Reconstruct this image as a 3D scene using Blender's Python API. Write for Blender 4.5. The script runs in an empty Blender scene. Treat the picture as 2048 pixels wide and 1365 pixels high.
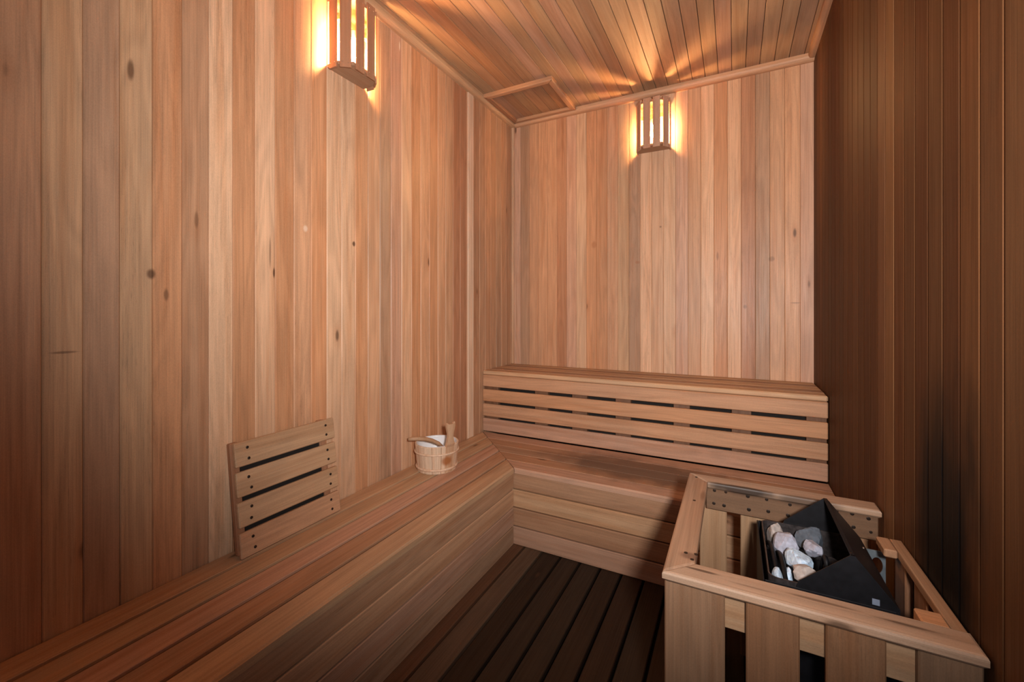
import bpy, math, random
from mathutils import Vector, Matrix, Euler

C = bpy.context.scene.collection
SC = bpy.context.scene
RND = random.Random(7)

# ------------------------------------------------------------------ camera
cam_d = bpy.data.cameras.new('camera')
cam = bpy.data.objects.new('camera', cam_d)
C.objects.link(cam)
cam.location = (0, 0, 1.2808)
cam.rotation_euler = (math.radians(90), 0, math.radians(27.552))
cam_d.sensor_width = 36.0
cam_d.sensor_fit = 'HORIZONTAL'
cam_d.lens = 36.0 * 851.33 / 2048.0
cam_d.shift_y = -(682.5 - 622.8) / 2048.0
cam_d.clip_start = 0.02
SC.camera = cam

# ------------------------------------------------------------------ light and exposure
world = bpy.data.worlds.new('world')
SC.world = world
world.use_nodes = True
world.node_tree.nodes['Background'].inputs[0].default_value = (0.75, 0.85, 1.0, 1)
world.node_tree.nodes['Background'].inputs[1].default_value = 0.35
vs = SC.view_settings
vs.view_transform = 'Standard'
vs.look = 'None'
vs.gamma = 1.0
vs.use_curve_mapping = False
vs.exposure = 0.0

BULB_WARM = (1.0, 0.57, 0.24)
BULB_STRENGTH = 2200
fill = bpy.data.lights.new('camera_fill', 'SPOT')   # added white fill spot beside the camera, standing in for an unseen source
fill.spot_size = math.radians(130)
fill.spot_blend = 1.0
fill.shadow_soft_size = 0.06
fill.energy = 262
fill.color = (1.0, 0.955, 0.925)
fill_o = bpy.data.objects.new('camera_fill', fill)
C.objects.link(fill_o)
fill_o.location = (0.20, -0.02, 1.40)
fill_o.rotation_euler = (math.radians(105), 0, math.radians(22))

# ------------------------------------------------------------------ room numbers (metres)
XL, XR, YB, YF = -1.596, 0.419, 3.065, -0.40
ZC = 2.80
YU = 2.6016      # front of upper bench
YL = 2.0764      # front of lower back bench
XF = -1.0702     # front of left bench
ZB, ZU = 0.42, 0.857

# ------------------------------------------------------------------ mesh helpers
class MB:
    """collects shapes; every vertex carries a grain coordinate and the tint of its board"""
    def __init__(s):
        s.v = []; s.f = []; s.g = []; s.t = []; s.smooth = []
    def add(s, verts, faces, grain, tint, smooth=False):
        n = len(s.v)
        s.v += [tuple(p) for p in verts]
        s.g += grain
        s.t += [tint] * len(verts)
        s.f += [tuple(i + n for i in f) for f in faces]
        s.smooth += [smooth] * len(faces)
    def box(s, c, size, ax=2, tint=(.5, .3, .2), ch=.003, R=None):
        """chamfered board; ax = grain direction"""
        h = [d / 2 for d in size]
        ch = min(ch, min(h) * .6)
        vs_, key = [], {}
        for sx in (-1, 1):
            for sy in (-1, 1):
                for sz in (-1, 1):
                    sg = (sx, sy, sz)
                    for k in range(3):
                        p = [sg[i] * (h[i] - (0 if i == k else ch)) for i in range(3)]
                        key[(sg, k)] = len(vs_)
                        vs_.append(p)
        fs = []
        for k in range(3):
            a, b = [i for i in range(3) if i != k]
            for sk in (-1, 1):
                q = []
                for sa, sb in ((-1, -1), (1, -1), (1, 1), (-1, 1)):
                    sg = [0, 0, 0]; sg[k] = sk; sg[a] = sa; sg[b] = sb
                    q.append(key[(tuple(sg), k)])
                fs.append(q)
        for k in range(3):
            a, b = [i for i in range(3) if i != k]
            for sa in (-1, 1):
                for sb in (-1, 1):
                    lo = [0, 0, 0]; lo[k] = -1; lo[a] = sa; lo[b] = sb
                    hi = list(lo); hi[k] = 1
                    fs.append([key[(tuple(lo), a)], key[(tuple(hi), a)], key[(tuple(hi), b)], key[(tuple(lo), b)]])
        for sx in (-1, 1):
            for sy in (-1, 1):
                for sz in (-1, 1):
                    sg = (sx, sy, sz)
                    fs.append([key[(sg, 0)], key[(sg, 1)], key[(sg, 2)]])
        # orient outward
        out = []
        for f in fs:
            p = [Vector(vs_[i]) for i in f]
            nrm = (p[1] - p[0]).cross(p[2] - p[0])
            cen = sum(p, Vector()) / len(p)
            out.append(f if nrm.dot(cen) > 0 else f[::-1])
        o = [RND.uniform(-20, 20) for _ in range(3)]
        oth = [i for i in range(3) if i != ax]
        g = [(p[ax] + o[0], p[oth[0]] + o[1], p[oth[1]] + o[2]) for p in vs_]
        M = R if R is not None else Matrix.Identity(3)
        vw = [Vector(c) + M @ Vector(p) for p in vs_]
        s.add(vw, out, g, tint)
    def prism(s, poly, z0, z1, tint, ax=0):
        """vertical prism from an xy polygon (counter-clockwise)"""
        n = len(poly)
        v = [(x, y, z0) for x, y in poly] + [(x, y, z1) for x, y in poly]
        f = [list(range(n))[::-1], list(range(n, 2 * n))]
        for i in range(n):
            j = (i + 1) % n
            f.append([i, j, n + j, n + i])
        o = [RND.uniform(-20, 20) for _ in range(3)]
        g = [(p[ax] + o[0], p[1 - ax] + o[1], p[2] + o[2]) for p in v]
        s.add(v, f, g, tint)
    def hull(s, bottom, top, tint, ax=0):
        """solid between two matching rings of 3-D points (counter-clockwise seen from the top side)"""
        n = len(bottom)
        v = [tuple(p) for p in bottom] + [tuple(p) for p in top]
        f = [list(range(n))[::-1], list(range(n, 2 * n))]
        for i in range(n):
            j = (i + 1) % n
            f.append([i, j, n + j, n + i])
        o = [RND.uniform(-20, 20) for _ in range(3)]
        oth = [i for i in range(3) if i != ax]
        g = [(p[ax] + o[0], p[oth[0]] + o[1], p[oth[1]] + o[2]) for p in v]
        s.add(v, f, g, tint)
    def disc(s, c, r, t, R=None, n=10, tint=(0, 0, 0)):
        """small round head; its face looks along local +x"""
        M = R if R is not None else Matrix.Identity(3)
        v, f = [], []
        for x, k in ((-t / 2, 1), (t / 2 * .4, 1), (t / 2, .7)):
            for i in range(n):
                a = 2 * math.pi * i / n
                v.append(Vector(c) + M @ Vector((x, r * k * math.cos(a), r * k * math.sin(a))))
        for j in range(2):
            for i in range(n):
                f.append((j * n + i, j * n + (i + 1) % n, (j + 1) * n + (i + 1) % n, (j + 1) * n + i))
        f.append(tuple(range(n))[::-1]); f.append(tuple(range(2 * n, 3 * n)))
        s.add(v, f, [(0, 0, 0)] * len(v), tint)
    def lathe(s, c, prof, n=48, tint=(1, 1, 1), smooth=True, closed=False):
        v, f = [], []
        for r, z in prof:
            for i in range(n):
                a = 2 * math.pi * i / n
                v.append((c[0] + r * math.cos(a), c[1] + r * math.sin(a), c[2] + z))
        m = len(prof)
        for j in range(m - 1 if not closed else m):
            k = (j + 1) % m
            for i in range(n):
                i2 = (i + 1) % n
                f.append((j * n + i, j * n + i2, k * n + i2, k * n + i))
        g = [(p[2] * 1.0, p[0], p[1]) for p in v]
        s.add(v, f, g, tint, smooth)
    def tube(s, pts, rad, n=12, tint=(1, 1, 1), flat=1.0, up=(0, 0, 1)):
        """swept round (or flattened) bar through pts"""
        v, f = [], []
        P = [Vector(p) for p in pts]
        m = len(P)
        for j, p in enumerate(P):
            d = (P[min(j + 1, m - 1)] - P[max(j - 1, 0)]).normalized()
            a = d.cross(Vector(up))
            if a.length < 1e-4:
                a = d.cross(Vector((1, 0, 0)))
            a.normalize()
            b = a.cross(d).normalized()
            r = rad[j] if isinstance(rad, (list, tuple)) else rad
            for i in range(n):
                t = 2 * math.pi * i / n
                v.append(p + a * math.cos(t) * r + b * math.sin(t) * r * flat)
        for j in range(m - 1):
            for i in range(n):
                i2 = (i + 1) % n
                f.append((j * n + i, j * n + i2, (j + 1) * n + i2, (j + 1) * n + i))
        f.append(tuple(range(n))[::-1])
        f.append(tuple((m - 1) * n + i for i in range(n)))
        L = [0]
        for j in range(1, m):
            L.append(L[-1] + (P[j] - P[j - 1]).length)
        g = [(L[k // n] + 3.1, v[k][1], v[k][2]) for k in range(len(v))]
        s.add(v, f, g, tint, True)
    def build(s, name, mat, parent=None):
        o = Vector(WORLD_AT.get(parent.name, (0, 0, 0))) if parent else Vector()
        me = bpy.data.meshes.new(name)
        me.from_pydata([tuple(Vector(p) - o) for p in s.v], [], s.f)
        a = me.attributes.new('gco', 'FLOAT_VECTOR', 'POINT')
        a.data.foreach_set('vector', [x for g in s.g for x in g])
        t = me.attributes.new('tint', 'FLOAT_COLOR', 'POINT')
        t.data.foreach_set('color', [x for c in s.t for x in (c[0], c[1], c[2], 1.0)])
        me.polygons.foreach_set('use_smooth', s.smooth)
        me.materials.append(mat)
        me.update()
        ob = bpy.data.objects.new(name, me)
        C.objects.link(ob)
        if parent:
            ob.parent = parent
            WORLD_AT[ob.name] = tuple(o)
        return ob

WORLD_AT = {}

def tag(o, label=None, cat=None, group=None, kind=None):
    if label: o['label'] = label
    if cat: o['category'] = cat
    if group: o['group'] = group
    if kind: o['kind'] = kind
    return o

def thing(name, label, cat, loc, group=None):
    o = bpy.data.objects.new(name, None)
    C.objects.link(o)
    o.location = loc
    o.empty_display_size = .05
    WORLD_AT[o.name] = tuple(loc)
    return tag(o, label, cat, group)

# ------------------------------------------------------------------ materials
def new_mat(name):
    m = bpy.data.materials.new(name)
    m.use_nodes = True
    nt = m.node_tree
    return m, nt, nt.nodes['Principled BSDF']

def wood(name, rough=.5, fine=.22, bands=.22, rings=.14, mottle=.16, pores=.18, knots=True, bump=.25, stains=(), spec=.35):
    """board timber: streaks, growth-ring figure, knots and blotches that follow each board's own grain"""
    m, nt, bs = new_mat(name)
    N, Lk = nt.nodes, nt.links
    def node(t, **k):
        n = N.new(t)
        for a, b in k.items(): setattr(n, a, b)
        return n
    def vmul(v, s):
        n = node('ShaderNodeVectorMath', operation='MULTIPLY')
        Lk.new(v, n.inputs[0]); n.inputs[1].default_value = s
        return n.outputs[0]
    def noise(v, detail=2, dist=0, rough_=.55):
        n = node('ShaderNodeTexNoise')
        n.inputs['Scale'].default_value = 1
        n.inputs['Detail'].default_value = detail
        n.inputs['Roughness'].default_value = rough_
        n.inputs['Distortion'].default_value = dist
        Lk.new(v, n.inputs['Vector'])
        return n.outputs['Fac']
    def rng(v, a, b, c, d, smooth=False):
        n = node('ShaderNodeMapRange')
        if smooth: n.interpolation_type = 'SMOOTHSTEP'
        for i, x in enumerate((a, b, c, d)): n.inputs[i + 1].default_value = x
        Lk.new(v, n.inputs[0])
        return n.outputs[0]
    def mth(op, a, b=None):
        n = node('ShaderNodeMath', operation=op)
        for i, x in enumerate((a, b)):
            if x is None: continue
            if isinstance(x, (int, float)): n.inputs[i].default_value = x
            else: Lk.new(x, n.inputs[i])
        return n.outputs[0]
    def mixc(fac, a, b, blend='MIX'):
        n = node('ShaderNodeMix', data_type='RGBA', blend_type=blend)
        n.inputs[0].default_value = 1
        if isinstance(fac, (int, float)): n.inputs[0].default_value = fac
        else: Lk.new(fac, n.inputs[0])
        for i, x in ((6, a), (7, b)):
            if isinstance(x, tuple): n.inputs[i].default_value = (*x, 1)
            else: Lk.new(x, n.inputs[i])
        return n.outputs[2]
    ga = node('ShaderNodeAttribute', attribute_name='gco')
    ta = node('ShaderNodeAttribute', attribute_name='tint')
    G = ga.outputs['Vector']
    geo = node('ShaderNodeNewGeometry')
    P = geo.outputs['Position']
    f1 = noise(vmul(G, (3.0, 210, 210)), 3)
    f2 = noise(vmul(G, (1.1, 30, 30)), 3, .5)
    f3 = noise(vmul(G, (.8, 8, 8)), 2, .3)
    ring = mth('SINE', mth('MULTIPLY', f3, 62))
    pr = rng(noise(vmul(G, (26, 420, 420)), 1), .60, .72, 0, 1)
    pmask = rng(noise(vmul(G, (.7, 10, 10)), 1), .48, .62, 0, 1)
    mo = noise(vmul(P, (2.3, 2.3, 1.3)), 3, .4)
    mo2 = noise(vmul(G, (2.2, 11, 11)), 3, .8)
    v = mth('ADD', 1.0, mth('MULTIPLY', mth('SUBTRACT', f1, .5), fine * 2))
    v = mth('ADD', v, mth('MULTIPLY', mth('SUBTRACT', f2, .5), bands * 2))
    v = mth('ADD', v, mth('MULTIPLY', ring, rings * .38))
    v = mth('SUBTRACT', v, mth('MULTIPLY', mth('MULTIPLY', pr, pmask), pores))
    v = mth('ADD', v, mth('MULTIPLY', mth('SUBTRACT', mo2, .5), mottle * 1.4))
    v = mth('ADD', v, mth('MULTIPLY', mth('SUBTRACT', noise(vmul(G, (260, 520, 520)), 1), .5), .30))
    v = mth('ADD', v, mth('MULTIPLY', mth('SUBTRACT', noise(vmul(G, (6, 560, 560)), 2), .5), fine * .8))
    col = ta.outputs['Color']
    col = mixc(1.0, col, v, 'MULTIPLY')
    # redder where the grain is dark, greyer in blotches
    col = mixc(rng(f2, .52, .30, 0, .45), col, mixc(1.0, col, (1.0, .78, .60), 'MULTIPLY'))
    col = mixc(rng(mo, .50, .66, 0, mottle * 1.6), col, mixc(1.0, col, (.80, .88, .98), 'MULTIPLY'))
    if knots:
        vo = node('ShaderNodeTexVoronoi', feature='F1')
        vo.inputs['Scale'].default_value = 1
        Lk.new(vmul(G, (2.6, 7.5, 7.5)), vo.inputs['Vector'])
        sp = node('ShaderNodeSeparateColor')
        Lk.new(vo.outputs['Color'], sp.inputs[0])
        pick = rng(sp.outputs[0], .58, .60, 0, 1)
        kd = mth('ADD', vo.outputs['Distance'], mth('MULTIPLY', mth('SUBTRACT', f2, .5), .06))
        core = mth('MULTIPLY', rng(kd, .095, .035, 0, .72, True), pick)
        halo = mth('MULTIPLY', rng(kd, .22, .06, 0, .30, True), pick)
        col = mixc(halo, col, mixc(1.0, col, (.72, .52, .38), 'MULTIPLY'))
        col = mixc(core, col, (.06, .028, .014))
    wob = mth('MULTIPLY', mth('SUBTRACT', noise(vmul(P, (9, 9, 3)), 3), .5), .9)
    for (cx, cy, cz), (rx, ry, rz), amt, sc in stains:
        d = node('ShaderNodeVectorMath', operation='SUBTRACT')
        Lk.new(P, d.inputs[0]); d.inputs[1].default_value = (cx, cy, cz)
        ln = node('ShaderNodeVectorMath', operation='LENGTH')
        Lk.new(vmul(d.outputs[0], (1 / rx, 1 / ry, 1 / rz)), ln.inputs[0])
        mk = rng(mth('ADD', ln.outputs['Value'], wob), 1.15, .45, 0, amt, True)
        col = mixc(mk, col, sc)
    Lk.new(col, bs.inputs['Base Color'])
    ro = rng(f1, .3, .7, rough + .08, rough - .06)
    Lk.new(ro, bs.inputs['Roughness'])
    bs.inputs['Specular IOR Level'].default_value = spec
    bp = node('ShaderNodeBump')
    bp.inputs['Strength'].default_value = bump
    bp.inputs['Distance'].default_value = .0012
    Lk.new(mth('ADD', f1, mth('MULTIPLY', f2, .8)), bp.inputs['Height'])
    Lk.new(bp.outputs[0], bs.inputs['Normal'])
    return m

def plain(name, col, rough=.5, metal=0, spec=.5, var=.25, scale=30, bump=.0, em=None):
    m, nt, bs = new_mat(name)
    N, Lk = nt.nodes, nt.links
    tc = N.new('ShaderNodeTexCoord')
    n = N.new('ShaderNodeTexNoise'); n.inputs['Scale'].default_value = scale; n.inputs['Detail'].default_value = 4
    Lk.new(tc.outputs['Object'], n.inputs['Vector'])
    mr = N.new('ShaderNodeMapRange')
    mr.inputs[1].default_value = .3; mr.inputs[2].default_value = .7
    mr.inputs[3].default_value = 1 - var; mr.inputs[4].default_value = 1 + var
    Lk.new(n.outputs['Fac'], mr.inputs[0])
    mx = N.new('ShaderNodeMix'); mx.data_type = 'RGBA'; mx.blend_type = 'MULTIPLY'
    mx.inputs[0].default_value = 1
    mx.inputs[6].default_value = (*col, 1)
    Lk.new(mr.outputs[0], mx.inputs[7])
    Lk.new(mx.outputs[2], bs.inputs['Base Color'])
    bs.inputs['Roughness'].default_value = rough
    bs.inputs['Metallic'].default_value = metal
    bs.inputs['Specular IOR Level'].default_value = spec
    if bump:
        b = N.new('ShaderNodeBump'); b.inputs['Strength'].default_value = bump; b.inputs['Distance'].default_value = .004
        Lk.new(n.outputs['Fac'], b.inputs['Height']); Lk.new(b.outputs[0], bs.inputs['Normal'])
    if em:
        bs.inputs['Emission Color'].default_value = (*em[0], 1)
        bs.inputs['Emission Strength'].default_value = em[1]
    return m

BLACK = (.004, .003, .003)
KN = (.10, .045, .022)
M_wall = wood('cedar_cladding', rough=.48, pores=.18, fine=.30, bands=.22, rings=.17, spec=.36, mottle=.18)
M_wall_left = wood('cedar_cladding_knotty', rough=.46, pores=.18, fine=.30, bands=.22, rings=.17, spec=.4, mottle=.2, stains=[
    ((XL, 1.751, 2.709), (.02, .006, .030), .8, (.80, .68, .52)), ((XL, .600, 2.001), (.02, .010, .036), .75, KN),
    ((XL, .650, 1.396), (.02, .013, .018), .8, KN), ((XL, .689, 1.333), (.02, .008, .022), .6, KN),
    ((XL, 1.184, 1.628), (.02, .013, .018), .6, (.85, .66, .50)), ((XL, 1.441, 1.600), (.02, .011, .014), .9, KN),
    ((XL, 1.046, 1.431), (.02, .006, .024), .9, KN), ((XL, 1.030, 1.505), (.02, .004, .07), .55, KN),
    ((XL, .775, 1.587), (.02, .007, .03), .5, KN), ((XL, .460, 1.170), (.02, .030, .004), .6, KN)])
M_wall_back = wood('cedar_cladding_back', rough=.46, pores=.18, fine=.28, bands=.22, rings=.15, spec=.38, mottle=.2, stains=[
    ((-.095, YB, 1.640), (.010, .02, .035), .40, KN), ((.205, YB, 1.603), (.020, .02, .018), .42, KN),
    ((.061, YB, 1.309), (.012, .02, .014), .40, KN), ((-.448, YB, 1.861), (.009, .02, .009), .5, KN),
    ((-.603, YB, 1.625), (.020, .02, .014), .5, (.36, .13, .05)), ((-.916, YB, 1.771), (.022, .02, .03), .55, (.40, .15, .06)),
    ((.326, YB, 1.331), (.030, .02, .005), .35, KN)])
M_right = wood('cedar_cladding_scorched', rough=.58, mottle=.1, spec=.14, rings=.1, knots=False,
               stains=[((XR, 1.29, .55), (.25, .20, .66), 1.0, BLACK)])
M_ceil = wood('ceiling_cladding', rough=.55, fine=.16, bands=.16, mottle=.2, knots=False)
M_trim = wood('trim_timber', rough=.5, knots=False, bands=.14)
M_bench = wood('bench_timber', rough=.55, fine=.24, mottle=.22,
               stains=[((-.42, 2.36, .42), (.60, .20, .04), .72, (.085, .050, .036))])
M_floor = wood('dark_floor_timber', rough=.62, fine=.25, mottle=.3, spec=.25)
M_guard = wood('guard_timber', rough=.5, fine=.22, bands=.26, mottle=.25,
               stains=[((-.075, 1.135, .645), (.045, .006, .02), .8, (.06, .03, .018)), ((.17, 1.135, .645), (.07, .005, .02), .6, (.09, .05, .03)),
                       ((.31, 1.13, .645), (.06, .006, .02), .75, (.07, .04, .025)), ((.04, 1.12, .645), (.06, .004, .02), .45, (.12, .06, .035)),
                       ((-.095, 1.60, .645), (.010, .05, .02), .5, (.14, .06, .03)), ((-.10, 1.19, .645), (.03, .02, .02), .6, (.10, .045, .03)),
                       ((.02, 1.735, .642), (.13, .016, .03), .9, (.02, .012, .01)),
                       ((.20, 1.735, .635), (.12, .014, .03), .7, (.03, .016, .012))])
M_lamp = wood('lamp_shade_timber', rough=.5, fine=.15, bands=.15, rings=.08, knots=False)
M_pine = wood('pale_pine', rough=.55, fine=.14, bands=.14, mottle=.1, knots=False,
              stains=[((-1.345, 1.835, .488), (.030, .034, .030), .85, (.36, .11, .025))])
M_ladle = wood('brown_ladle_timber', rough=.5, fine=.14, bands=.14, knots=False)
M_dark = plain('void_shade_black', (.012, .008, .006), .9, var=.2)  # near-black for sheets that paint the shade inside gaps
M_nail = plain('rusty_nail', (.035, .022, .016), .5, .6)
M_nailb = plain('bright_staple', (.75, .62, .52), .3, .9)
M_white = plain('white_plastic', (.80, .82, .84), .35, var=.04, scale=12)
M_steel = plain('black_heater_steel', (.007, .007, .009), .5, .0, .3, var=.3, scale=60)
M_rim = plain('worn_steel_edge', (.10, .085, .085), .4, .7, var=.4, scale=80)
M_galv = plain('galvanised_steel', (.30, .36, .40), .4, .6, var=.25, scale=40)
M_stoneA = plain('white_sauna_stone', (.62, .80, 1.0), .75, var=.30, scale=90, bump=.5)
M_stoneB = plain('grey_sauna_stone', (.42, .43, .52), .8, var=.25, scale=70, bump=.5)
M_stoneC = plain('beige_sauna_stone', (.42, .36, .33), .8, var=.25, scale=80, bump=.4)
M_stoneD = plain('slate_sauna_stone', (.10, .12, .15), .7, var=.3, scale=60, bump=.4)
M_stoneE = plain('dark_sauna_stone', (.03, .027, .03), .7, var=.4, scale=60, bump=.4)
M_bulb = plain('lit_bulb_glass', (1, .9, .8), .3, em=(BULB_WARM, BULB_STRENGTH))
M_bulb_dim = plain('lit_bulb_glass_dimmer', (1, .9, .8), .3, em=(BULB_WARM, BULB_STRENGTH * .62))
M_ceramic = plain('white_bulb_holder', (.75, .72, .66), .4, var=.05)

# ------------------------------------------------------------------ timber colours (linear albedo)
def T(r, g, b): return (r, g, b)
TN = {
 'M': (.52, .275, .150),   # plain cedar
 'L': (.66, .410, .250),   # light
 'O': (.52, .235, .105),   # orange
 'R': (.36, .145, .070),   # red brown
 'G': (.33, .205, .130),   # grey brown
 'B': (.40, .210, .115),   # brown
 'P': (.50, .290, .200),   # pinkish
 'T': (.47, .290, .160),   # tan
 'W': (.74, .520, .360),   # whitish batten
 'D': (.24, .120, .065),
}
def tint(c, j=.07, k=1.0):
    b = TN[c] if isinstance(c, str) else c
    m = (.50, .275, .155)
    if b is not TN['W'] and b is not TN['D']: b = tuple(m[i] + (b[i] - m[i]) * .62 for i in range(3))
    s = 1.08 * k * (1 + RND.uniform(-j, j)); h = RND.uniform(-.03, .03) + .03
    return (b[0] * s, b[1] * s * (1 + h), b[2] * s * (1 + 1.6 * h))

# ------------------------------------------------------------------ ROOM SHELL
def struct(mb, name, mat):
    return tag(mb.build(name, mat), kind='structure')

TH = .016
# left wall: boards run in y
LEFT = 'BTGTOBLOLOMOLLOMGPLOMOMMRRMBBBBGBB'
mb = MB()
mb.box((XL - TH - .01, (YF + YB) / 2, ZC / 2), (.02, YB - YF + .1, ZC + .1), 2, BLACK, 0)
k0 = -9
i = 0
y = .416 + .0795 * k0
k = k0
while y < YB:
    c = LEFT[k + 1] if 0 <= k + 1 < len(LEFT) else 'TBMG'[k % 4]
    y1 = min(y + .0795, YB + .02)
    mb.box((XL - TH / 2, (y + y1) / 2, ZC / 2), (TH, y1 - y - .0006, ZC + .04), 2, tint(c), .0028)
    y += .0795; k += 1
struct(mb, 'wall_left', M_wall_left)

BACK = 'PGBMMRPLOOMTGLLLPMLOLRGMMPP'
mb = MB()
mb.box(((XL + XR) / 2, YB + TH + .01, ZC / 2), (XR - XL + .1, .02, ZC + .1), 2, BLACK, 0)
x = -1.522 - .0781; k = 0
while x < XR:
    c = BACK[k] if k < len(BACK) else 'P'
    mb.box((x + .0781 / 2, YB + TH / 2, ZC / 2), (.0781 - .0006, TH, ZC + .04), 2, tint(c), .0022)
    x += .0781; k += 1
struct(mb, 'wall_back', M_wall_back)

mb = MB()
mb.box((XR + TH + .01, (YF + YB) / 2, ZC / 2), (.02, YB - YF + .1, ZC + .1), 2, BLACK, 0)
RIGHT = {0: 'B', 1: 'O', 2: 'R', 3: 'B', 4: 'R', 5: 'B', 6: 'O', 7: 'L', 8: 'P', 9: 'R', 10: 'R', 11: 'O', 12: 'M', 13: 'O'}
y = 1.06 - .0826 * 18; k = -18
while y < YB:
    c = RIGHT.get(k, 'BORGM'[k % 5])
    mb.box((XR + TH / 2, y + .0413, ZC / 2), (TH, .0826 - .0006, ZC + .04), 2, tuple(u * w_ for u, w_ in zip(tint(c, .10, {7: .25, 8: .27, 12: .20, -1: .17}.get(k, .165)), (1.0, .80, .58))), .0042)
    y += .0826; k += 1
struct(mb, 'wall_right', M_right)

# front wall with the open doorway the picture was taken from
mb = MB()
def front(x0, x1, z0, z1):
    n = max(1, round((x1 - x0) / .08))
    w = (x1 - x0) / n
    for q in range(n):
        mb.box((x0 + w * (q + .5), YF - TH / 2, (z0 + z1) / 2), (w - .0006, TH, z1 - z0), 2, tint('BTOM'[q % 4]), .003)
front(XL, -.55, 0, ZC)
front(-.55, XR + .02, 2.05, ZC)
struct(mb, 'wall_front', M_wall)
mb = MB()
mb.box((-.575, YF + .008, 1.03), (.06, .02, 2.06), 2, tint('T'), .003)
mb.box((-.09, YF + .008, 2.075), (1.03, .02, .06), 0, tint('T'), .003)
struct(mb, 'trim_1', M_trim)

# ceiling: boards along y
mb = MB()
mb.box(((XL + XR) / 2, (YF + YB) / 2, ZC + TH + .01), (XR - XL + .1, YB - YF + .1, .02), 1, BLACK, 0)
CEIL = 'TTMOBBPTPTPTGTTMTGBTPTGTTG'
x = -1.613; k = 0
while x < XR:
    c = CEIL[k % len(CEIL)]
    mb.box((x + .0381, (YF + YB) / 2, ZC + TH / 2), (.0762 - .0026, YB - YF + .04, TH), 1, tint(c, .04, .72), .0016)
    x += .0762; k += 1
struct(mb, 'ceiling', M_ceil)

# cornices: quarter-round strips
def cornice(name, p0, p1, inward, t, r=.040):
    """p0,p1 = ends of the wall/ceiling corner line; inward = unit vector away from the wall"""
    m_ = MB()
    ring0, ring1 = [], []
    prof = [(0, 0), (0, -r)] + [(r * .35 + r * .65 * math.sin(a), -r * .35 - r * .65 * math.cos(a)) for a in [j * math.pi / 12 for j in range(7)]] + [(r, 0)]
    for a, b in prof:
        o = Vector(inward) * a + Vector((0, 0, b))
        ring0.append(Vector(p0) + o); ring1.append(Vector(p1) + o)
    n = len(prof)
    v = ring0 + ring1
    f = [list(range(n)), list(range(n, 2 * n))[::-1]]
    for q in range(n):
        w = (q + 1) % n
        f.append([q, n + q, n + w, w])
    ax = 1 if abs(p1[1] - p0[1]) > abs(p1[0] - p0[0]) else 0
    g = [(p[ax] + 7, p[1 - ax] + 3, p[2]) for p in v]
    m_.add(v, f, g, t)
    o_ = struct(m_, name, M_trim)
    return o_
cornice('trim_2', (XL, YF, ZC), (XL, YB, ZC), (1, 0, 0), tint('T'))
cornice('trim_3', (XL + .036, YB, ZC), (XR, YB, ZC), (0, -1, 0), tint('M'))
cornice('trim_4', (XR, YB - .036, ZC), (XR, YF, ZC), (-1, 0, 0), tint('B', k=.8), .032)
# upright corner strip and the pale batten over the panel joint on the left wall
mb = MB()
mb.box((XL + .010, YB - .010, (ZU + 2.775) / 2), (.020, .020, 2.775 - ZU), 2, tint('L', k=.9), .004)
struct(mb, 'trim_5', M_trim)
mb = MB()
mb.box((XL + .004, 2.440, (ZB + 2.762) / 2), (.008, .066, 2.762 - ZB), 2, TN['W'], .003)
struct(mb, 'trim_6', M_trim)

# floor: dark duckboards along y over a dark slab
mb = MB()
mb.box(((XL + XR) / 2, (YF + YB) / 2, -.055), (XR - XL + .1, YB - YF + .1, .03), 1, BLACK, 0)
x = -1.635; k = 0
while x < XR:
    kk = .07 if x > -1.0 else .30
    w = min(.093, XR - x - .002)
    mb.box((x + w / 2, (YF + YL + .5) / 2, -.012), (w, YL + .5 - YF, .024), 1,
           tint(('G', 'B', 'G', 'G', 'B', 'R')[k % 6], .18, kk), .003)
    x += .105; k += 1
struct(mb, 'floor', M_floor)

# ------------------------------------------------------------------ BENCHES
# left bench, mitred into the back one
lb = thing('left_bench', 'long low slatted wooden bench along the left wall under the slatted backrest', 'bench', ((XL + XF) / 2, .9, 0))
seat = MB()
nose = .028
edges = [XL + .004, -1.495, -1.389, -1.284, -1.178, XF]
gap = .015
def mitre_y(x):        # y of the joint between the two seats
    return YU - .001 + (x - XL) * (YL - YU) / (XF - XL)
cols = ['T', 'T', 'P', 'B', 'T']
for i in range(5):
    x0, x1 = edges[i] + (0 if i == 0 else gap / 2), edges[i + 1] - (0 if i == 4 else gap / 2)
    for (za, zb, xx0, xx1, c_) in ((ZB - nose, ZB, x0, x1, tint(cols[i])),):
        b = .002
        bot = [(xx0, YF, za), (xx1, YF, za), (xx1, mitre_y(xx1) - .001, za), (xx0, mitre_y(xx0) - .001, za)]
        mid = [(p[0], p[1], zb - b) for p in bot]
        top = [(xx0 + b, YF, zb), (xx1 - b * (4 if i == 4 else 1), YF, zb), (xx1 - b * (4 if i == 4 else 1), mitre_y(xx1 - b) - .001, zb), (xx0 + b, mitre_y(xx0 + b) - .001, zb)]
        mid = [(p[0], p[1], zb - b * (3 if i == 4 else 1)) for p in bot]
        seat.hull(bot, mid, c_, 1)
        n0 = len(seat.v)
        seat.hull(mid, top, c_, 1)
        # same board: reuse the grain of the first half
        seat.g[-8:-4] = seat.g[-12:-8]
        g0, v0, v1 = seat.g[-8], seat.v[-8], None
        for q in range(4):
            dv = [seat.v[-4 + q][a] - seat.v[-8][a] for a in range(3)]
            seat.g[-4 + q] = (g0[0] + dv[1], g0[1] + dv[0], g0[2] + dv[2])
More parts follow.
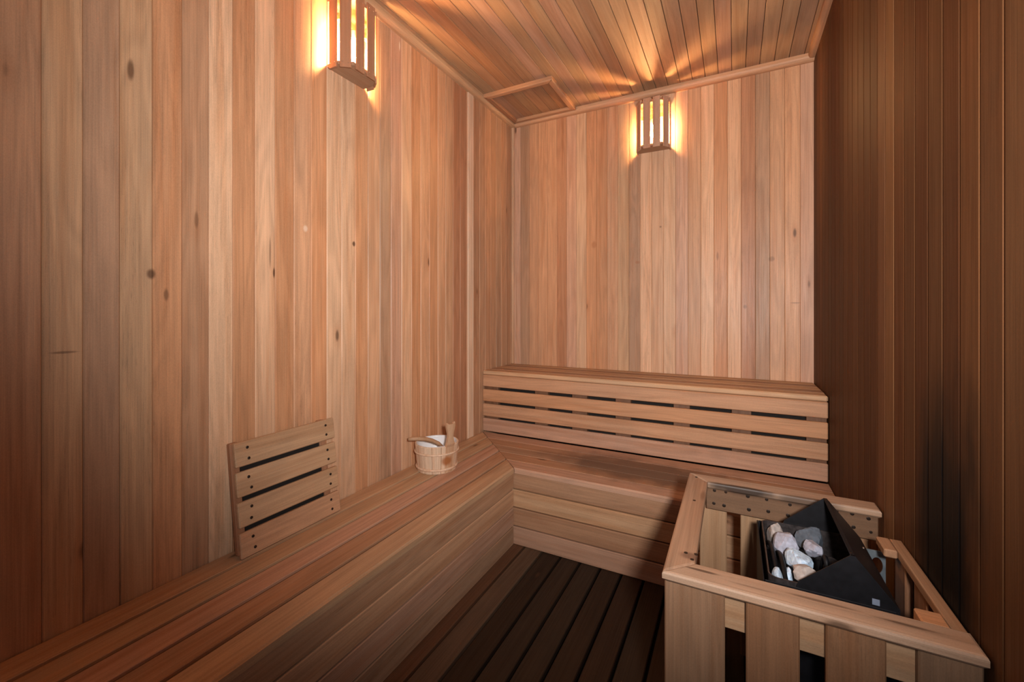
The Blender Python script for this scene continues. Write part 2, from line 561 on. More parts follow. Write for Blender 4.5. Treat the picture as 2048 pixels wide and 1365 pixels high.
# recessed strip seen in the grooves
bot = [(XL + .01, YF, ZB - .024), (XF - .02, YF, ZB - .024), (XF - .02, mitre_y(XF) - .01, ZB - .024), (XL + .01, mitre_y(XL) - .01, ZB - .024)]
seat.hull(bot, [(p[0], p[1], ZB - .009) for p in bot], tint('D', k=.75), 1)
seat.build('seat', M_bench, lb)
fr = MB()
zs = [(.393, .306), (.300, .206), (.200, .104), (.098, .001)]
fc = ['B', 'M', 'P', 'G']
for (zt, zb_), c in zip(zs, fc):
    fr.box((XF - .012, (YF + YL - .001) / 2, (zt + zb_) / 2), (.020, YL - .001 - YF, zt - zb_), 1, tint(c, .05, .9), .003)
fr.build('front_panel', M_bench, lb)
bk = MB()
bk.box((XF - .050, (YF + YL) / 2 - .02, .20), (.02, YL - YF - .06, .385), 1, BLACK, 0)  # black sheet added behind the front boards, painting the hollow's shade
bk.build('shade_backing', M_dark, lb)

# lower back bench
bb = thing('lower_back_bench', 'low wooden bench across the back, dark worn seat, below the taller bench', 'bench', (-.35, (YU + YL) / 2, 0))
seat = MB()
ye = [YU - .004 - i * (YU - YL) / 5 for i in range(6)]
ye[0] = YU + .004; ye[5] = YL
def mitre_x(y):
    return XL + (y - YU) * (XF - XL) / (YL - YU)
cb = ['P', 'B', 'G', 'B', 'P']
for i in range(5):
    y0, y1 = ye[i + 1] + (.0012 if i < 4 else 0), ye[i] - (.0012 if i else 0)
    def mx(yy): return (mitre_x(yy) + .002) if yy <= YU else XL + .003
    b = .002
    c_ = tint(cb[i], .04, .9)
    yt0 = y0 + (b if i < 4 else .007)
    bot = [(mx(y0), y0, ZB - nose), (XR - .003, y0, ZB - nose), (XR - .003, y1, ZB - nose), (mx(y1), y1, ZB - nose)]
    mid = [(p[0], p[1], ZB - (b if i < 4 else .007)) for p in bot]
    top = [(mx(yt0), yt0, ZB), (XR - .003, yt0, ZB), (XR - .003, y1 - b, ZB), (mx(y1 - b), y1 - b, ZB)]
    seat.hull(bot, mid, c_, 0)
    g0, v0 = seat.g[-8], seat.v[-8]
    seat.hull(mid, top, c_, 0)
    for q in range(8):
        dv = [seat.v[-8 + q][a] - v0[a] for a in range(3)]
        seat.g[-8 + q] = (g0[0] + dv[0], g0[1] + dv[1], g0[2] + dv[2])
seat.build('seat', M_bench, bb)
fr = MB()
bc = ['B', 'T', 'B', 'P']
for (zt, zb_), c in zip(zs, bc):
    fr.box(((XF + XR) / 2 - .010, YL + .012, (zt + zb_) / 2), (XR - XF + .014, .020, zt - zb_), 0,
           tint(c, .04, 1.0 if c == 'T' else .80), .003)
fr.build('front_panel', M_bench, bb)
bk = MB()
bk.box(((XF + XR) / 2 + .02, YL + .040, .20), (XR - XF - .08, .02, .385), 0, BLACK, 0)  # added black sheet, paints the dark hollow behind the board gaps
bk.build('shade_backing', M_dark, bb)

# upper back bench
ub = thing('upper_back_bench', 'raised wooden bench against the back wall with gapped front slats', 'bench', (-.59, (YU + YB) / 2, ZB))
seat = MB()
x0, x1 = XL + .002, XR - .004
uy = [YU, YU + .095, YU + .19, YU + .285, YU + .375, YB - .002]
for i in range(5):
    a, b = uy[i] + (.003 if i else .0), uy[i + 1] - .003
    seat.box(((x0 + x1) / 2, (a + b) / 2, ZU - .014), (x1 - x0, b - a, .028), 0, tint('TGTGT'[i], .03, (1.15, .95, 1.0, .85, .95)[i]), .006 if i == 0 else .003)  # front plank tinted lighter to paint in the nosing highlight
seat.box(((x0 + x1) / 2, (YU + YB) / 2, ZU - .031), (x1 - x0 - .04, YB - YU - .03, .006), 0, tint('D'), 0)
seat.build('seat', M_bench, ub)
fz = [(.827, .745), (.724, .640), (.621, .534), (.518, .428)]
uc = ['M', 'O', 'M', 'P']
fr = MB()
for (zt, zb_), c in zip(fz, uc):
    sl = MB()
    sl.box(((x0 + x1) / 2, YU + .011, (zt + zb_) / 2), (x1 - x0, .020, zt - zb_), 0, tint(c, .03, .9), .004)
    sl.build('front_slat', M_bench, ub)
q = MB()
q.box(((x0 + x1) / 2, YU + .068, .62), (x1 - x0 - .01, .02, .38), 0, BLACK, 0)  # black sheet added behind the posts so the slat gaps look shaded
q.build('shade_backing', M_dark, ub)
posts = [(-1.594, -1.48), (-1.194, -1.10), (-.93, -.83), (-.649, -.556), (-.312, -.224), (-.012, .082), (.327, .413)]
for a, b in posts:
    p_ = MB()
    p_.box(((a + b) / 2, YU + .0385, (.424 + .818) / 2), (b - a, .034, .818 - .424), 2, tint('R', .05, .4), .002)
    p_.build('support_post', M_bench, ub)

# ------------------------------------------------------------------ BACKREST leaning on the left wall
br = thing('backrest', 'slatted wooden backrest leaning on the left wall, standing on the left bench', 'backrest', (-1.50, 1.08, ZB))
bx, by0, by1 = -1.500, .868, 1.285        # foot of the front face
tx = -1.556                                # head of the front face
ztop = .812
L_ = math.hypot(ztop - ZB, tx - bx)
ang = math.atan2(tx - bx, ztop - ZB)       # tilt about y (negative x = back)
R_ = Matrix.Rotation(ang, 3, 'Y')
dn = Vector((math.sin(ang), 0, math.cos(ang)))     # up along the panel
nn = Vector((math.cos(ang), 0, -math.sin(ang)))    # out of the panel
w4 = (L_ - 3 * .017) / 4
foot = Vector((bx, 0, ZB + .003))
for s_ in range(4):
    a = s_ * (w4 + .017)
    cc = foot + dn * (a + w4 / 2) - nn * .008
    m_ = MB()
    sh = [.012, .008, .004, 0][3 - s_] * .5
    m_.box((cc.x, (by0 + by1) / 2 + sh, cc.z), (.015, by1 - by0, w4), 1, tint('TTTM'[3 - s_], .03, .95), .003, R_)
    sl = m_.build('back_slat', M_bench, br)
    for yy in (by0 + .045, by1 - .04):
        for f_ in (.27, .72):
            pc = foot + dn * (a + w4 * f_) + nn * .0002
            nm = MB()
            nm.disc((pc.x, yy + sh + RND.uniform(-.004, .004), pc.z), .0052, .003, R_)
            nm.build('screw', M_nail, sl)
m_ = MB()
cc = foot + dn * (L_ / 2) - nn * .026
m_.box((cc.x, (by0 + by1) / 2 - .012, cc.z), (.006, by1 - by0 - .09, L_ - .04), 2, BLACK, 0, R_)  # black sheet added to paint deep shade in the slat gaps
m_.build('shade_panel', M_dark, br)
for yy in (by0 - .001 + .014, by1 - .045):
    m_ = MB()
    cc = foot + dn * (L_ / 2) - nn * .0265
    m_.box((cc.x, yy, cc.z + .006), (.020, .03, L_ - .01), 2, tint('R', .05, .8), .003, R_)
    m_.build('cross_batten', M_bench, br)

# ------------------------------------------------------------------ BUCKET AND LADLE
BX, BY = -1.450, 1.885
bu = thing('sauna_bucket', 'small pale wooden bucket with white lining on the left bench', 'bucket', (BX, BY, ZB))
R0, R1, HB_ = .106, .120, .145
st = MB()
ns = 15
for i in range(ns):
    a0 = 2 * math.pi * (i + .02) / ns + .12; a1 = 2 * math.pi * (i + .98) / ns + .12
    ring = []
    for z, r in ((0, R0), (HB_ - .003, R1 - .0005), (HB_, R1 - .003)):
        rr = []
        for q in range(5):
            a = a0 + (a1 - a0) * q / 4
            ro = r - (.0014 if q in (0, 4) else 0)
            rr.append((BX + ro * math.cos(a), BY + ro * math.sin(a), ZB + .001 + z))
        for q in range(4, -1, -1):
            a = a0 + (a1 - a0) * q / 4
            ri = r - .011
            rr.append((BX + ri * math.cos(a), BY + ri * math.sin(a), ZB + .001 + z))
        ring.append(rr)
    c_ = tint((.74, .56, .40), .06)
    st.hull(ring[0], ring[1], c_, 2)
    st.hull(ring[1], ring[2], c_, 2)
st.build('staves', M_pine, bu)
for zc, hh in ((.104, .010), (.022, .012)):
    h_ = MB()
    rr = R0 + (R1 - R0) * zc / HB_
    h_.lathe((BX, BY, ZB), [(rr - .002, zc - hh / 2), (rr + .005, zc - hh / 2 + .001), (rr + .0062, zc), (rr + .005, zc + hh / 2 - .001), (rr - .002, zc + hh / 2)], 64, tint((.78, .58, .42), .03), True, True)
    h_.build('hoop', M_pine, bu)
ln = MB()
ln.lathe((BX, BY, ZB), [(.0, .014), (R0 - .014, .014), (R1 - .0135, HB_ - .006), (R1 - .0135, HB_ + .002), (R1 - .0095, HB_ + .003), (R1 - .0095, HB_ + .0005), (R1 - .0118, HB_ - .003), (R0 - .0115, .012), (0, .012)], 64, (1, 1, 1))
ln.build('white_liner', M_white, bu)
# upright grip: one long stave with a waisted, forked top
ea = math.atan2(1.852 - BY, -1.335 - BX)
er = MB()
er_c = Vector((math.cos(ea), math.sin(ea), 0)); er_t = Vector((-math.sin(ea), math.cos(ea), 0))
prof = [(.002, .026), (.090, .027), (.140, .028), (.155, .027), (.175, .0205), (.195, .0165), (.212, .018), (.232, .024), (.248, .0275), (.262, .027)]
def rad_at(z): return R0 + (R1 - R0) * min(z, HB_) / HB_ + max(0, z - HB_) * .03
tt = tint((.52, .33, .20), .02)
for q in range(len(prof) - 1):
    (z0_, w0), (z1_, w1) = prof[q], prof[q + 1]
    def rg(z, w):
        c0 = Vector((BX, BY, ZB + .001 + z)) + er_c * (rad_at(z) + (.0035 if z > .15 else -.0025))
        c1 = c0 - er_c * .014
        return [c0 - er_t * w, c0 - er_t * w * .3 + er_c * .003, c0 + er_t * w * .3 + er_c * .003, c0 + er_t * w, c1 + er_t * w, c1 - er_t * w]
    er.hull(rg(z0_, w0), rg(z1_, w1), tt, 2)
    if q: er.g[-12:] = [(p[2], p[0], p[1]) for p in er.v[-12:]]
for sgn in (-1, 1):
    c0 = Vector((BX, BY, ZB + .262)) + er_c * (rad_at(.262) + .0035)
    a, b = (er_t * .027, er_t * .012)
    r0 = [c0 + sgn * b, c0 + sgn * a, c0 + sgn * a - er_c * .014, c0 + sgn * b - er_c * .014]
    if sgn < 0: r0 = r0[::-1]
    r1 = [p + Vector((0, 0, .001)) for p in r0]
    tip = c0 + er_t * sgn * .0265 + Vector((0, 0, .009)) - er_c * .007
    r1 = [tip + (p - sum(r0, Vector()) / 4) * .25 for p in r0]
    er.hull(r0, r1, tt, 2)
er.build('grip_stave', M_pine, bu)

ld = thing('ladle', 'brown wooden ladle resting in the small white-lined bucket', 'ladle', (-1.43, 1.86, ZB + .12))
h_ = MB()
pts = [(-1.524, 1.737, .6035), (-1.512, 1.751, .6045), (-1.492, 1.775, .603), (-1.468, 1.806, .596), (-1.445, 1.838, .582), (-1.427, 1.868, .562), (-1.415, 1.89, .535)]
h_.tube(pts, [.0095, .0125, .0135, .013, .0122, .0115, .011], 14, tint((.34, .20, .11), .02), .85)
h_.build('handle', M_ladle, ld)
b_ = MB()
b_.lathe((-1.405, 1.905, .465), [(.0, 0), (.026, .004), (.036, .02), (.037, .05), (.034, .05), (.033, .02), (.022, .009), (0, .007)], 28, tint((.34, .20, .11), .02))
b_.build('bowl', M_ladle, ld)

# ------------------------------------------------------------------ WALL LAMPS
def lamp(origin, out, side, zb, label, slat_c='R', bulb_m=None):
    """origin = point on the wall, out = away from the wall, side = along the wall"""
    out, side = Vector(out), Vector(side)
    lt = thing('wall_lamp', label, 'lamp', (origin[0], origin[1], zb + .16), 'slatted wall lamps')
    O = Vector((origin[0], origin[1], 0))
    H = .335
    P2 = [(0.001, -.103), (.066, -.103), (.120, -.063), (.120, .063), (.066, .103), (0.001, .103)]
    def W(a, b, z): p = O + out * a + side * b; return (p.x, p.y, z)
    poly = [W(a, b, 0)[:2] for a, b in P2]
    ccw = sum(poly[i][0] * poly[(i + 1) % 6][1] - poly[(i + 1) % 6][0] * poly[i][1] for i in range(6)) > 0
    if not ccw: poly = poly[::-1]
    def board(name, z0, z1, sc=1.0, k=.8):
        q = MB()
        pl = [W(a * sc + .001, b * sc, 0)[:2] for a, b in P2]
        if not ccw: pl = pl[::-1]
        q.prism(pl, z0, z1, tint('B', .04, k), 1 if abs(side.y) > .5 else 0)
        return q.build(name, M_lamp, lt)
    board('base_board', zb + .013, zb + .028)
    board('top_board', zb + H - .030, zb + H - .015)
    # slats: (mid point, normal angle, width)
    segs = []
    def seg(a0, b0, a1, b1, w):
        ca, cb_ = (a0 + a1) / 2, (b0 + b1) / 2
        n = Vector((b1 - b0, -(a1 - a0))).normalized()
        if n.x * ca + n.y * cb_ < 0: n = -n
        segs.append((ca, cb_, n, w))
    seg(.020, -.103, .066, -.103, .046)
    seg(.066, -.103, .120, -.063, .048)
    seg(.120, -.063, .120, 0, .047)
    seg(.120, 0, .120, .063, .047)
    seg(.120, .063, .066, .103, .048)
    seg(.066, .103, .020, .103, .046)
    for ca, cb_, n, w in segs:
        nw = out * n.x + side * n.y
        ctr = O + out * ca + side * cb_ + nw * .0042
        R3 = Matrix.Rotation(math.atan2(nw.y, nw.x), 3, 'Z')
        q = MB()
        q.box((ctr.x, ctr.y, zb + H / 2), (.0075, w, H), 2, tint(slat_c, .06, .85), .0015, R3)
        sl = q.build('slat', M_lamp, lt)
        tvec = Vector((-nw.y, nw.x, 0))
        for f_ in (-.27, .27):
            for z in (zb + .021, zb + H - .022):
                pc = ctr + nw * .0038 + tvec * w * f_
                st_ = MB()
                st_.box((pc.x, pc.y, z + RND.uniform(-.003, .003)), (.0012, .0045, .0028), 2, (1, 1, 1), .0003, R3)
                st_.build('staple', M_nailb, sl)
    # holder on a cross rail, bulb hanging below
    q = MB()
    p = O + out * .050
    dims = (.022, .19, .030) if abs(out.x) > .5 else (.19, .022, .030)
    q.box((p.x, p.y, zb + .232), dims, 1 if abs(out.x) > .5 else 0, tint('O'), .002)
    q.build('cross_rail', M_lamp, lt)
    q = MB()
    q.lathe((p.x, p.y, zb + .176), [(0, .040), (.017, .040), (.019, .036), (.019, .006), (.016, 0), (0, 0)], 20, (1, 1, 1))
    q.build('bulb_holder', M_ceramic, lt)
    q = MB()
    pr = [(0, 0)] + [(.0215 * math.sin(a), .0215 - .0215 * math.cos(a)) for a in [math.pi * j / 10 for j in range(1, 7)]] + [(.016, .046), (.0125, .062), (.012, .085), (0, .085)]
    q.lathe((p.x, p.y, zb + .092), pr[::-1], 14, (1, 1, 1))
    q.build('bulb', bulb_m or M_bulb, lt)
    return lt
lamp((XL, 1.395), (1, 0, 0), (0, 1, 0), 2.345, 'slatted wooden wall lamp glowing high on the left wall')
lamp((-.487, YB), (0, -1, 0), (1, 0, 0), 2.372, 'slatted wooden wall lamp glowing on the back wall', 'P', M_bulb_dim)

# ------------------------------------------------------------------ CEILING HATCH
hx0, hx1, hy0, hy1 = XL + .042, -1.040, 2.548, YB - .042
ha = thing('ceiling_hatch', 'square framed wooden hatch in the ceiling corner above the benches', 'hatch', ((hx0 + hx1) / 2, (hy0 + hy1) / 2, ZC))
q = MB()
n = 6
w = (hx1 - hx0 - .07) / n
for i in range(n):
    q.box((hx0 + .035 + w * (i + .5), (hy0 + hy1) / 2, ZC - .0045), (w - .003, hy1 - hy0 - .06, .008), 1, tint('PBTMBO'[i], .04, .6), .0014)
q.build('panel', M_ceil, ha)
fw = .042
def mitred(pa, pb, pc, pd, c, ax):
    z0, z1 = ZC - .026, ZC - .0005
    b = [(*p, z0 + .006) for p in (pa, pb, pc, pd)]
    t_ = [(*p, z1) for p in (pa, pb, pc, pd)]
    q_ = MB()
    cen = Vector((sum(p[0] for p in (pa, pb, pc, pd)) / 4, sum(p[1] for p in (pa, pb, pc, pd)) / 4, 0))
    dx, dy = (.006, 0) if ax == 1 else (0, .006)
    lo = []
    for p in (pa, pb, pc, pd):
        lo.append((p[0] - math.copysign(dx, p[0] - cen.x), p[1] - math.copysign(dy, p[1] - cen.y), z0))
    area = (pb[0] - pa[0]) * (pc[1] - pa[1]) - (pb[1] - pa[1]) * (pc[0] - pa[0])
    if area < 0: b, t_, lo = b[::-1], t_[::-1], lo[::-1]
    q_.hull(b, t_, c, ax); q_.hull(lo, b, c, ax)
    q_.build('frame_strip', M_trim, ha)
mitred((hx0, hy0), (hx1, hy0), (hx1 - fw, hy0 + fw), (hx0 + fw, hy0 + fw), tint('M', k=.85), 0)
mitred((hx1, hy0), (hx1, hy1), (hx1 - fw, hy1 - fw), (hx1 - fw, hy0 + fw), tint('M', k=.85), 1)
mitred((hx1, hy1), (hx0, hy1), (hx0 + fw, hy1 - fw), (hx1 - fw, hy1 - fw), tint('M', k=.8), 0)
mitred((hx0, hy1), (hx0, hy0), (hx0 + fw, hy0 + fw), (hx0 + fw, hy1 - fw), tint('R', k=.8), 1)

# ------------------------------------------------------------------ HEATER GUARD
gx0, gx1, gy0, gy1, GZ = -.156, .414, 1.091, 1.808, .647
gu = thing('heater_guard', 'waist-high slatted wooden guard rail around the black sauna heater', 'guard rail', ((gx0 + gx1) / 2, (gy0 + gy1) / 2, 0))
RT = .024
def rail(name, ring, c, ax, z=GZ, t=RT, b=.006):
    """flat rail from a ccw xy ring with eased top and bottom edges"""
    q_ = MB()
    cx = sum(p[0] for p in ring) / len(ring); cy = sum(p[1] for p in ring) / len(ring)
    def inset(d):
        out = []
        m = len(ring)
        for i in range(m):
            p, pn, pp = Vector(ring[i]), Vector(ring[(i + 1) % m]), Vector(ring[i - 1])
            e1 = (pn - p).normalized(); e0 = (p - pp).normalized()
            n1 = Vector((-e1.y, e1.x)); n0 = Vector((-e0.y, e0.x))
            s_ = n0 + n1
            out.append(p + s_ * (d / max(.3, s_.dot(n1))))
        return out
    lv = [(z - t, b), (z - t + b, 0), (z - b, 0), (z - b * .3, b * .3), (z, b)]
    rings = [[(p.x, p.y, zz) for p in inset(dd)] for zz, dd in lv]
    o = None
    for a_, b_ in zip(rings, rings[1:]):
        q_.hull(a_, b_, c, ax)
        if o is None: o = (q_.g[-8], q_.v[-8])
        g0, v0 = o
        oth = [i for i in range(3) if i != ax]
        for k_ in range(8):
            v_ = q_.v[-8 + k_]
            q_.g[-8 + k_] = (g0[0] + v_[ax] - v0[ax], g0[1] + v_[oth[0]] - v0[oth[0]], g0[2] + v_[oth[1]] - v0[oth[1]])
    return q_.build(name, M_guard, gu)
fwL, fwN = .070, .072
GC = 'L'
top_near = rail('top_rail', [(gx0, gy0), (gx1, gy0), (gx1, gy0 + fwN), (gx0 + fwL, gy0 + fwN)], (.44, .285, .19), 0)
top_left = rail('top_rail', [(gx0, gy0), (gx0 + fwL, gy0 + fwN), (gx0 + fwL, gy1 - .075), (gx0, gy1)], (.36, .215, .135), 1)
top_far = rail('top_rail', [(gx0 + fwL, gy1 - .075), (gx1, gy1 - .075), (gx1, gy1), (gx0, gy1)], (.42, .275, .185), 0)
rail('side_rail', [(.391, 1.166), (.417, 1.166), (.417, 1.568), (.391, 1.568)], tint('M', .02, .6), 1, .635, .022, .003)
q = MB(); q.box((.3755, 1.53, .624), (.029, .076, .022), 1, tint('M', .02, .7), .003); q.build('corner_block', M_guard, gu)
def slat(c, size, t):
    q_ = MB(); q_.box(c, size, 2, t, .003); return q_.build('slat', M_guard, gu)
zt = GZ - RT - .001
for a, b, c in ((-.153, -.019, 'M'), (.024, .127, 'O'), (.173, .273, 'O'), (.321, .414, 'B')):
    slat(((a + b) / 2, gy0 + .028, zt / 2 + .01), (b - a, .018, zt - .02), tint(c, .04, .46))
for a, b, c in ((-.116, -.024, 'T'), (.021, .113, 'T'), (.158, .25, 'T'), (.295, .39, 'B')):
    slat(((a + b) / 2, gy1 - .030, zt / 2 + .01), (b - a, .018, zt - .02), tint(c, .04, .75))
for y_ in (1.20, 1.335, 1.47, 1.605, 1.72):
    slat((gx0 + .020, y_, zt / 2 + .01), (.018, .092, zt - .02), tint('B', .04, .8))
for y_ in (1.22, 1.36, 1.50):
    slat((.405, y_, .305), (.018, .08, .61), tint('R', .04, .7))
def apron(c, size, ax, t, nails=()):
    q_ = MB(); q_.box(c, size, ax, t, .002); o = q_.build('cross_board', M_guard, gu)
    if nails:
        for x_, y_, z_ in nails:
            nm = MB()
            nm.disc((x_, y_, z_), RND.uniform(.0045, .0068), .003, Matrix.Rotation(-math.pi / 2, 3, 'Z'))
            nm.build('nail', M_nail, o)
    return o
fa_y = gy1 - .039 - .018
na = []
for x_ in (-.062, -.029, .047, .104, .170, .238, .30, .345, .385):
    na += [(x_ + RND.uniform(-.004, .004), fa_y - .0085, .617 + RND.uniform(-.005, .004)), (x_ + RND.uniform(-.006, .006), fa_y - .0085, .575 + RND.uniform(-.008, .004))]
apron(((gx0 + .075 + .407) / 2 - .035 + .03, fa_y, (.6225 + .546) / 2), (.407 + .093, .016, .6225 - .546), 0, tint('B', .02, .40), na)
apron(((gx0 + .407) / 2 + .01, gy0 + .046, .572), (.50, .016, .085), 0, tint('T', .02, .75))
apron(((gx0 + .407) / 2 + .01, gy0 + .046, .16), (.50, .016, .075), 0, tint('B', .02, .8))
apron(((gx0 + .407) / 2 + .01, fa_y, .16), (.50, .016, .075), 0, tint('B', .02, .8))
apron((gx0 + .038, (gy0 + gy1) / 2, .575), (.016, gy1 - gy0 - .14, .085), 1, tint('B', .02, .8))
q = MB(); q.box((.365, 1.19, .620), (.045, .05, .045), 0, tint('O', .02, .9), .003); q.build('corner_block', M_guard, gu)
# nail heads in the left top rail
for x_, y_ in ((-.128, 1.765), (-.118, 1.545), (-.112, 1.20), (-.088, 1.205), (-.095, 1.175)):
    nm = MB()
    nm.disc((x_, y_, GZ + .0003), .0048, .002, Matrix.Rotation(-math.pi / 2, 3, 'Y'))
    nm.build('nail', M_nail, top_left)

# ------------------------------------------------------------------ HEATER
hx0_, hx1_, hy0_, hy1_ = .066, .332, 1.262, 1.612
he = thing('sauna_heater', 'black steel sauna heater with sloping hood inside the wooden guard', 'heater', (.2, 1.437, 0))
ZT_ = .600
t_ = .003
def plate(name, c, size, mat=M_steel, par=None):
    q_ = MB(); q_.box(c, size, 2, (1, 1, 1), .001); return q_.build(name, mat, par or he)
ym = (hy0_ + hy1_) / 2
q = MB()   # body shell: four walls and floor, open on top
q.box((hx0_ + .0015, ym, .35), (t_, hy1_ - hy0_, .49), 2, (1, 1, 1), .001)
q.box((hx1_ - .0015, ym, .345), (t_, hy1_ - hy0_, .50), 2, (1, 1, 1), .001)
q.box(((hx0_ + hx1_) / 2, hy0_ + .0015, .35), (hx1_ - hx0_ - .008, t_, .49), 2, (1, 1, 1), .001)
q.box(((hx0_ + hx1_) / 2, hy1_ - .0015, .35), (hx1_ - hx0_ - .008, t_, .49), 2, (1, 1, 1), .001)
q.box(((hx0_ + hx1_) / 2, ym, .106), (hx1_ - hx0_ - .008, hy1_ - hy0_ - .008, t_), 0, (1, 1, 1), .001)
q.build('body', M_steel, he)
# inner liner with rounded corners and a worn rim
q = MB()
def rrect(x0, x1, y0, y1, r, n=5):
    out = []
    for cx, cy, a0 in ((x1 - r, y1 - r, 0), (x0 + r, y1 - r, 90), (x0 + r, y0 + r, 180), (x1 - r, y0 + r, 270)):
        for j in range(n + 1):
            a = math.radians(a0 + 90 * j / n)
            out.append((cx + r * math.cos(a), cy + r * math.sin(a)))
    return out
ro_ = rrect(hx0_ + .012, hx1_ - .006, hy0_ + .006, hy1_ - .006, .022)
ri_ = rrect(hx0_ + .0155, hx1_ - .0095, hy0_ + .0095, hy1_ - .0095, .019)
m_ = len(ro_)
v = [(x, y, .40) for x, y in ro_] + [(x, y, ZT_ + .004) for x, y in ro_] + [(x, y, ZT_ + .004) for x, y in ri_] + [(x, y, .40) for x, y in ri_]
f = []
for i in range(m_):
    j = (i + 1) % m_
    for a in range(3):
        f.append((a * m_ + i, a * m_ + j, (a + 1) * m_ + j, (a + 1) * m_ + i))
q.add(v, f, [(0, 0, 0)] * len(v), (1, 1, 1), False)
q.build('inner_liner', M_rim, he)
q = MB()
q.prism(rrect(hx0_ + .016, hx1_ - .010, hy0_ + .010, hy1_ - .010, .018), .505, .512, (1, 1, 1))
q.build('stone_grate', M_steel, he)
# hood: two gables and a back slope meeting at a ridge
px, pz = .249, .703
hd = MB()
for yy in (hy0_ + .001, hy1_ - .001 - .0025):
    tri = [(.142, .606), (.330, .606), (px, pz)] if False else [(.135, .590), (.334, .590), (.334, .603), (px + .004, pz), (px - .004, pz), (.142, .612)]
    n_ = len(tri)
    v = [(a, yy, b) for a, b in tri] + [(a, yy + .0025, b) for a, b in tri]
    f = [tuple(range(n_)), tuple(range(n_, 2 * n_))[::-1]] + [(i, n_ + i, n_ + (i + 1) % n_, (i + 1) % n_) for i in range(n_)]
    hd.add(v, f, [(0, 0, 0)] * len(v), (1, 1, 1))
v = [(px - .004, hy0_, pz), (px + .004, hy0_, pz), (.334, hy0_, .603), (.334, hy0_, .590), (.331, hy0_, .590), (.331, hy0_, .601), (px + .001, hy0_, pz - .004), (px - .004, hy0_, pz - .003)]
n_ = len(v)
v = v + [(a, hy1_, c) for a, b, c in v]
f = [tuple(range(n_))[::-1], tuple(range(n_, 2 * n_))] + [(i, (i + 1) % n_, n_ + (i + 1) % n_, n_ + i) for i in range(n_)]
hd.add(v, f, [(0, 0, 0)] * len(v), (1, 1, 1))
hood = hd.build('hood', M_steel, he)
q = MB(); q.box((.291, hy0_ + .0005, .607), (.014, .0016, .014), 0, (1, 1, 1), .0004)
tag(q.build('label_plate', plain('pale_label', (.20, .24, .32), .5), hood), 'small pale plate on the black hood')
q = MB(); q.lathe((.318, 1.50, .620), [(0, .004), (.003, .004), (.003, 0), (0, 0)], 8)
q.build('screw', M_nailb, hood)
# heating elements between the stones
for i, (xa, ya, xb, yb) in enumerate(((.092, 1.56, .104, 1.30), (.112, 1.50, .122, 1.30), (.150, 1.58, .160, 1.32), (.214, 1.44, .222, 1.38))):
    q = MB()
    pts = []
    for j in range(13):
        s_ = j / 12
        pts.append((xa + (xb - xa) * s_, ya + (yb - ya) * s_, .545 + (.048 if i < 2 else .070 if i == 3 else .04) * math.sin(math.pi * (s_ * .9 + .05)) ))
    q.tube(pts, .0065, 10)
    q.build('heating_element', M_steel, he)
for x_ in (hx0_ + .02, hx1_ - .02):
    for y_ in (hy0_ + .02, hy1_ - .02):
        plate('leg', (x_, y_, .053), (.022, .022, .104))
# galvanised bracket with a round cable hole, behind the heater
def hole_plate(x0, x1, z0, z1, y0, t, hc, r, par):
    q_ = MB()
    n = 32
    def sq(a):
        c, s = math.cos(a), math.sin(a)
        best = 1e9
        if c > 1e-6: best = min(best, (x1 - hc[0]) / c)
        if c < -1e-6: best = min(best, (x0 - hc[0]) / c)
        if s > 1e-6: best = min(best, (z1 - hc[1]) / s)
        if s < -1e-6: best = min(best, (z0 - hc[1]) / s)
        return hc[0] + c * best, hc[1] + s * best
    angs = sorted([2 * math.pi * i / n for i in range(n)] + [math.atan2(zz - hc[1], xx - hc[0]) % (2 * math.pi) for xx in (x0, x1) for zz in (z0, z1)])
    n = len(angs)
    v = []
    for yy in (y0, y0 + t):
        for a in angs:
            o = sq(a); v.append((o[0], yy, o[1]))
        for a in angs:
            v.append((hc[0] + r[0] * math.cos(a), yy, hc[1] + r[1] * math.sin(a)))
    f = []
    for i in range(n):
        j = (i + 1) % n
        f.append((i, j, n + j, n + i))
        f.append((2 * n + i, 3 * n + i, 3 * n + j, 2 * n + j))
        f.append((i, 2 * n + i, 2 * n + j, j))
        f.append((n + i, n + j, 3 * n + j, 3 * n + i))
    q_.add(v, f, [(0, 0, 0)] * len(v), (1, 1, 1))
    return q_.build('mounting_bracket', M_galv, par)
mbk = hole_plate(.334, .391, .34, .578, 1.60, .003, (.371, .535), (.0135, .024), he)
tag(mbk, 'bluish galvanised bracket with a round hole')
q = MB(); q.box((.375, 1.595, .36), (.086, .02, .03), 0, (1, 1, 1), .001); q.build('wall_arm', M_steel, he)

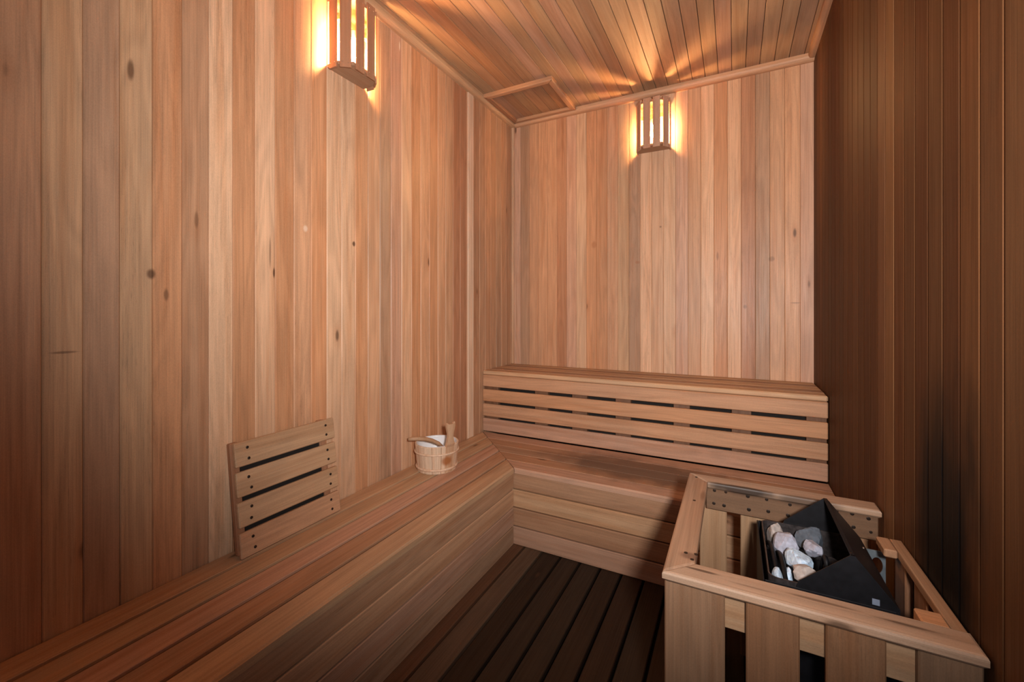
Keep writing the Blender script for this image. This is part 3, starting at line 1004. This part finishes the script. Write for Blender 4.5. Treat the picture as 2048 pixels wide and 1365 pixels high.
# ------------------------------------------------------------------ STONES
def stone(name, c, r, mat, label, seed, cuts=6, group='stones in the heater'):
    rr = random.Random(seed)
    import bmesh
    bm = bmesh.new()
    bmesh.ops.create_icosphere(bm, subdivisions=3, radius=1)
    planes = []
    for _ in range(cuts + 6):
        n = Vector((rr.gauss(0, 1), rr.gauss(0, 1), rr.gauss(0, 1))).normalized()
        planes.append((n, rr.uniform(.55, .85)))
    for v in bm.verts:
        d = v.co.normalized(); k = 1.0
        for n, h in planes:
            dd = d.dot(n)
            if dd > 1e-3: k = min(k, h / dd)
        v.co = d * k
    R = Euler((rr.uniform(-.3, .3), rr.uniform(-.3, .3), rr.uniform(0, 3))).to_matrix()
    m = MB()
    vs_ = []
    for v in bm.verts:
        p = v.co
        vs_.append((p.x * r[0], p.y * r[1], p.z * r[2]))
    m.add([Vector(c) + Vector(p) for p in vs_], [[v.index for v in f.verts] for f in bm.faces], [(0, 0, 0)] * len(vs_), (1, 1, 1), False)
    bm.free()
    o = m.build(name, mat)
    # origin at the stone itself
    me = o.data
    for v in me.vertices: v.co -= Vector(c)
    o.location = c
    tag(o, label, 'stone', group)
    return o
stone('sauna_stone', (.137, 1.488, .585), (.034, .052, .050), M_stoneB, 'large rounded lilac-grey stone at the far side of the heater', 3)
stone('sauna_stone', (.158, 1.400, .592), (.036, .048, .038), M_stoneA, 'bright bluish-white stone in the middle of the heater', 8)
stone('sauna_stone', (.172, 1.330, .590), (.052, .036, .030), M_stoneC, 'flat beige stone slab against the near side of the heater', 12)
stone('sauna_stone', (.104, 1.312, .572), (.018, .036, .036), M_stoneA, 'narrow bluish stone sliver in the near corner of the heater', 15)
stone('sauna_stone', (.126, 1.362, .560), (.014, .030, .036), M_stoneA, 'small pale stone between the dark heating bars', 21)
stone('sauna_stone', (.205, 1.565, .590), (.040, .034, .046), M_stoneD, 'dark slate-blue stone under the hood at the far side', 27)
stone('sauna_stone', (.203, 1.497, .590), (.024, .030, .030), M_stoneB, 'small grey stone wedged beside the slate-blue one', 31)
stone('sauna_stone', (.235, 1.435, .575), (.026, .040, .036), M_stoneE, 'black stone deep under the hood behind the bright one', 36)
stone('sauna_stone', (.112, 1.565, .570), (.026, .034, .050), M_stoneC, 'brownish stone in the far corner of the heater', 41)
stone('sauna_stone', (.245, 1.350, .560), (.040, .040, .036), M_stoneE, 'black stone under the hood behind the beige slab', 44)
